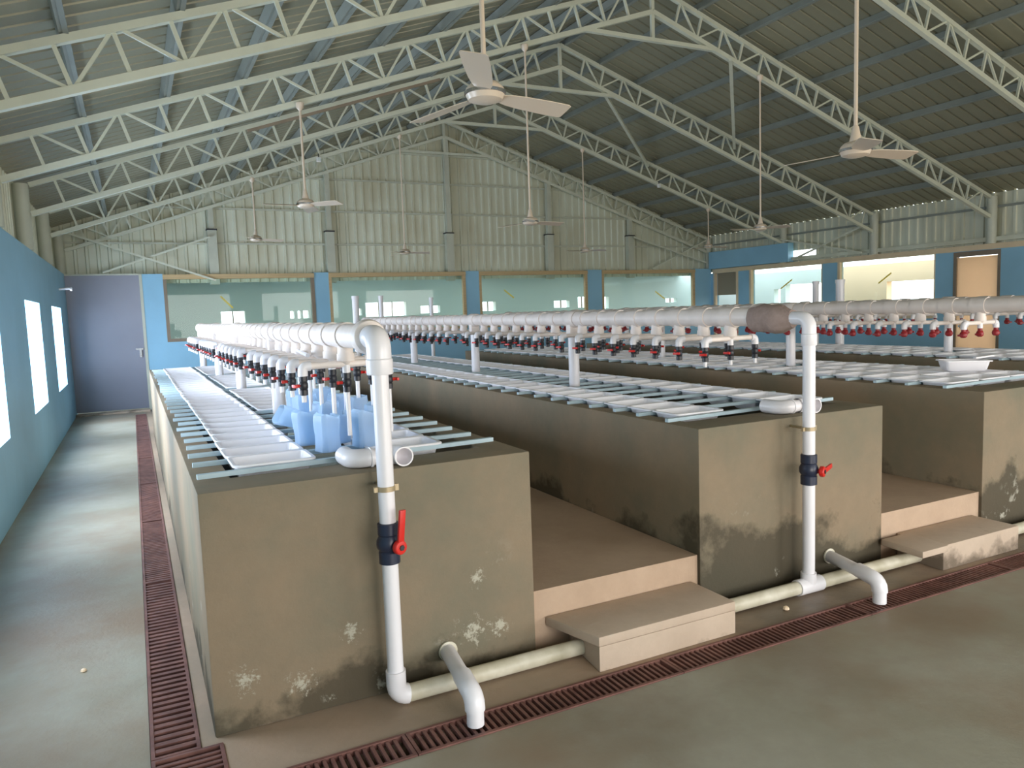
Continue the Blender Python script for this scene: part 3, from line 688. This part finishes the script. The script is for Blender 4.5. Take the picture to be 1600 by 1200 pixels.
# brown cloth around the joint of the second manifold
cm = MB(); n_ = 14
rs = [.040, .054, .070, .073, .069, .073, .068, .063]
cm.path([(3.31, 3.08+.30*k/7, 1.558-.004*math.sin(k)) for k in range(8)], [q*1.02 for q in rs], 20)
o = build(cm, 'cloth_wrap', 'cloth'); tag(o, 'brown cloth wrapped round the pipe joint behind the second riser', 'cloth')
for v in o.data.vertices:
    a = math.atan2(v.co.z-1.555, v.co.x-3.31); rr_ = .003*math.sin(5*a+40*v.co.y)
    v.co.x += rr_*math.cos(a); v.co.z += rr_*math.sin(a)-(.018 if v.co.z < 1.53 else 0)
# two loose thin pipes on the laterals of the first manifold
tag(build(MB().path([(.80, 3.95, ZL+.028), (1.0, 5.7, ZL+.028)], .011, 10), 'loose_pipe', 'pvc'), 'thin white pipe lying lengthwise across the laterals over the leftmost tank', 'pipe')
tag(build(MB().path([(.93, 3.60, ZL+.028), (1.02, 3.85, ZL+.028)], .011, 10), 'loose_pipe', 'pvc'), 'short open white pipe end resting on the laterals beside the first riser', 'pipe')

# feed pipe along the floor
def pipe_run(x0, x1, lb, m='pvc_dirty'):
    return tag(build(MB().path([(x0, 2.97, .045), (x1, 2.97, .045)], .037, 24), 'feed_pipe', m), lb, 'pipe', 'floor feed pipe')
pipe_run(.93, 1.80, 'stained white floor pipe running from the first riser into the nearer step')
pipe_run(2.58, 4.27, 'cream floor pipe passing under the second riser between the two steps')
pipe_run(5.0, 6.72, 'white floor pipe at the right edge in front of the third tank')
# outlet pipes over the front drain
for i, (x, xo) in enumerate(((1.11, 1.17), (3.50, 3.62))):
    t = thing('outlet_pipe', (x, TY0, 0), ['white drain outlet pipe bending down into the grate before the leftmost tank', 'white drain outlet pipe bending down into the grate before the second tank'][i], 'pipe', 'tank outlet pipes')
    yo = -.44; zt = .135
    build(MB().path([(xo-x, .005, .125), (0, yo+.06, zt)], .035, 22), 'outlet_arm', 'pvc', t)
    pts = [((xo-x)*.28, yo+.16, zt), (0, yo+.055, zt)]+[(0, yo+.055-.055*math.sin(q), zt-.055*(1-math.cos(q))) for q in (.3, .6, .9, 1.2, H)]+[(0, yo, .07)]
    build(MB().path(pts, .041, 22), 'outlet_elbow', 'pvc', t)
    build(MB().path([(0, yo, .09), (0, yo, .008)], .035, 22), 'outlet_spout', 'pvc', t)
    build(MB().lathe([(.036, -.0), (.045, -.004), (.045, -.012), (.036, -.016)], (xo-x, 0, .125), 'y'), 'wall_collar', 'pvc_dirty', t)
# overflow pipes on the tank fronts
def overflow(cx, lb):
    t = thing('overflow_pipe', (cx, 3.2, TZ), lb, 'pipe', 'overflow pipes on the tank fronts'); zc = .043
    build(MB().path([(-.085, .0, zc), (.085, -.0, zc)], .036, 24), 'overflow_tube', 'pvc', t)
    # left bend turns back toward the tray field
    pts = [(-.02, 0, zc), (-.06, 0, zc)]+[(-.06-.05*math.sin(q), .05*(1-math.cos(q)), zc) for q in (.3, .6, .9, 1.2, H)]+[(-.11, .12, zc)]
    build(MB().path(pts, .041, 24), 'rear_elbow', 'pvc', t)
    build(MB().lathe([(.041, -.03), (.045, -.028), (.045, -.018), (.041, -.016)], (0, 0, zc), 'x'), 'elbow_lip', 'pvc', t)
    # right bend opens toward the viewer: hollow, so its mouth shows
    mb = MB(); pts = [(.03, 0, zc), (.06, 0, zc)]+[(.06+.045*math.sin(q), -.045*(1-math.cos(q)), zc) for q in (.3, .6, .9, 1.2, H)]+[(.105, -.075, zc)]
    mb.path(pts, .043, 28, cap=False); mb.path(pts, .037, 28, cap=False)
    k0 = 0; n1 = len(pts)*28; last = (len(pts)-1)*28
    mb.f += [(last+q, last+(q+1) % 28, n1+last+(q+1) % 28, n1+last+q) for q in range(28)]
    build(mb, 'open_elbow', 'pvc', t)
    return t
overflow(.915, 'white pipe with two bends lying on the front ledge of the leftmost tank')
overflow(3.44, 'white pipe with two bends lying on the front ledge of the second tank')
# standpipes behind
for (x, y, z0, z1, rr_, lb) in ((3.3, 12.25, 0, 1.98, .055, 'tall white standpipe rising behind the second tank'), (4.02, 13.2, 0, 2.0, .04, 'slim grey-white standpipe right of the one behind the second tank'), (5.05, 13.4, 0, 1.95, .035, 'slim white standpipe farthest right behind the second tank'),
                     (9.3, 7.78, 0, 1.93, .06, 'thick white standpipe beyond the fourth tank before the bright window'), (9.3, 8.22, 0, 1.93, .045, 'thinner white standpipe beside the thick one beyond the fourth tank')):
    z0 = .3 if x > 9 else 0
    tag(build(MB().lathe([(rr_*.8, z0), (rr_, z0+.001), (rr_, z1-.05), (rr_*1.12, z1-.05), (rr_*1.12, z1), (rr_*.9, z1)], (x, y, 0)), 'standpipe', 'pvc'), lb, 'pipe')

# ------------------------------------------------------------------ pale blue bags on the first tank
def bag(x, y, w_, d_, h, rz, lean, lb, lie=False):
    mb = MB(); rings = []; nr = 7; w_ *= 1.15; d_ *= 1.15
    ph = random.uniform(0, 6)
    for k in range(nr+1):
        q = k/nr; s_ = 1+.05*math.sin(5*q+ph)-.05*(q > .9)
        pts = rrect(w_*s_, d_*s_, .018, h*q)
        rings.append([(a+lean*q*h+.004*math.sin(9*b_*20+ph+3*q), b_+.003*math.sin(a*160+ph), c_+(.012*math.sin(a*60+ph) if k == nr else 0)) for a, b_, c_ in pts])
    n_ = len(rings[0]); vs = [p_ for q in rings for p_ in q]
    fs = [(i*n_+k, i*n_+(k+1)%n_, (i+1)*n_+(k+1)%n_, (i+1)*n_+k) for i in range(nr) for k in range(n_)]; fs.append(tuple(range(n_-1, -1, -1)))
    mb.add(vs, fs)
    # inner film so that the wall has thickness
    vi = [(a*.965, b_*.965, max(c_, .004)) for a, b_, c_ in vs]; mb.add(vi, [tuple(reversed(f_)) for f_ in fs[:-1]]+[tuple(range(n_))])
    k2 = (nr)*n_; mb.f += [(k2+q, k2+(q+1) % n_, len(vs)+k2+(q+1) % n_, len(vs)+k2+q) for q in range(n_)]
    me = mb.mesh('plastic_bag', 'bag'); o = put('plastic_bag', me, None, (x, y, TZ+.022), rz)
    if lie: o.rotation_euler = (0, math.radians(-68), rz); o.location.z += .05
    tag(o, lb, 'bag', 'pale blue plastic bags on the leftmost tank')
bag(.80, 3.60, .085, .08, .175, .35, 0, 'upright pale blue plastic bag standing foremost, left of the riser')
bag(.985, 3.62, .085, .08, .175, .3, 0, 'upright pale blue plastic bag directly left of the riser pipe')
bag(.755, 3.86, .09, .08, .165, .2, -.05, 'upright pale blue plastic bag at the left, behind the foremost one')
bag(.905, 3.80, .08, .07, .15, .4, .05, 'darker pale blue plastic bag in the gap between the two front ones')
bag(1.09, 3.80, .08, .08, .19, .1, 0, 'pale blue plastic bag just behind the riser pipe')
bag(1.08, 4.10, .09, .08, .19, .2, 0, 'pale blue plastic bag under the third long drop pipe from the riser')
bag(.90, 4.12, .10, .09, .18, .5, .1, 'crumpled pale blue plastic bag in the middle of the cluster')
bag(1.06, 4.42, .10, .09, .185, .1, 0, 'pale blue plastic bag under the fourth long drop pipe from the riser')
bag(.88, 4.45, .10, .09, .19, .3, -.1, 'pale blue plastic bag at mid depth on the left of the cluster')
bag(1.04, 4.72, .10, .09, .19, .4, 0, 'pale blue plastic bag under the fifth long drop pipe from the riser')
bag(.90, 4.85, .10, .10, .20, .1, 0, 'tallest pale blue plastic bag at the back near the support post')
bag(.86, 4.20, .09, .07, .22, .25, 0, 'pale blue plastic bag lying tipped over toward the left row of trays', lie=True)

# thin slanted yellow strips on the panes
def streak(a, b, ax, lb):
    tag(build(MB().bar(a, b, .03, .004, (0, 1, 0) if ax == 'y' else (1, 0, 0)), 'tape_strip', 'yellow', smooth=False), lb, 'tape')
streak((1.62, YB+.024, 2.14), (1.84, YB+.024, 1.9), 'y', 'slanted yellow tape strip on the leftmost back window')
streak((7.9, YB+.024, 2.14), (8.15, YB+.024, 1.95), 'y', 'slanted yellow tape strip on the third back window')
streak((12.3, YB+.024, 2.02), (12.6, YB+.024, 1.82), 'y', 'slanted yellow tape strip on the rightmost back window')
streak((XR+.024, 13.6, 1.95), (XR+.024, 13.25, 2.15), 'x', 'slanted yellow tape strip on the farther right-hand window')
streak((XR+.024, 10.9, 1.95), (XR+.024, 10.6, 2.15), 'x', 'slanted yellow tape strip on the nearer right-hand window')

# specks on the floor
for x, y, r_, lb in ((3.02, 2.86, .018, 'small pale stone on the wet floor before the second tank'), (-.33, 4.05, .014, 'tiny white chip on the floor left of the side drain')):
    mb = MB().lathe([(r_*.5, 0), (r_, r_*.3), (r_*.8, r_*.9), (r_*.3, r_*1.2)], seg=7)
    tag(build(mb, 'pebble', 'cream', loc=(x, y, 0)), lb, 'stone')
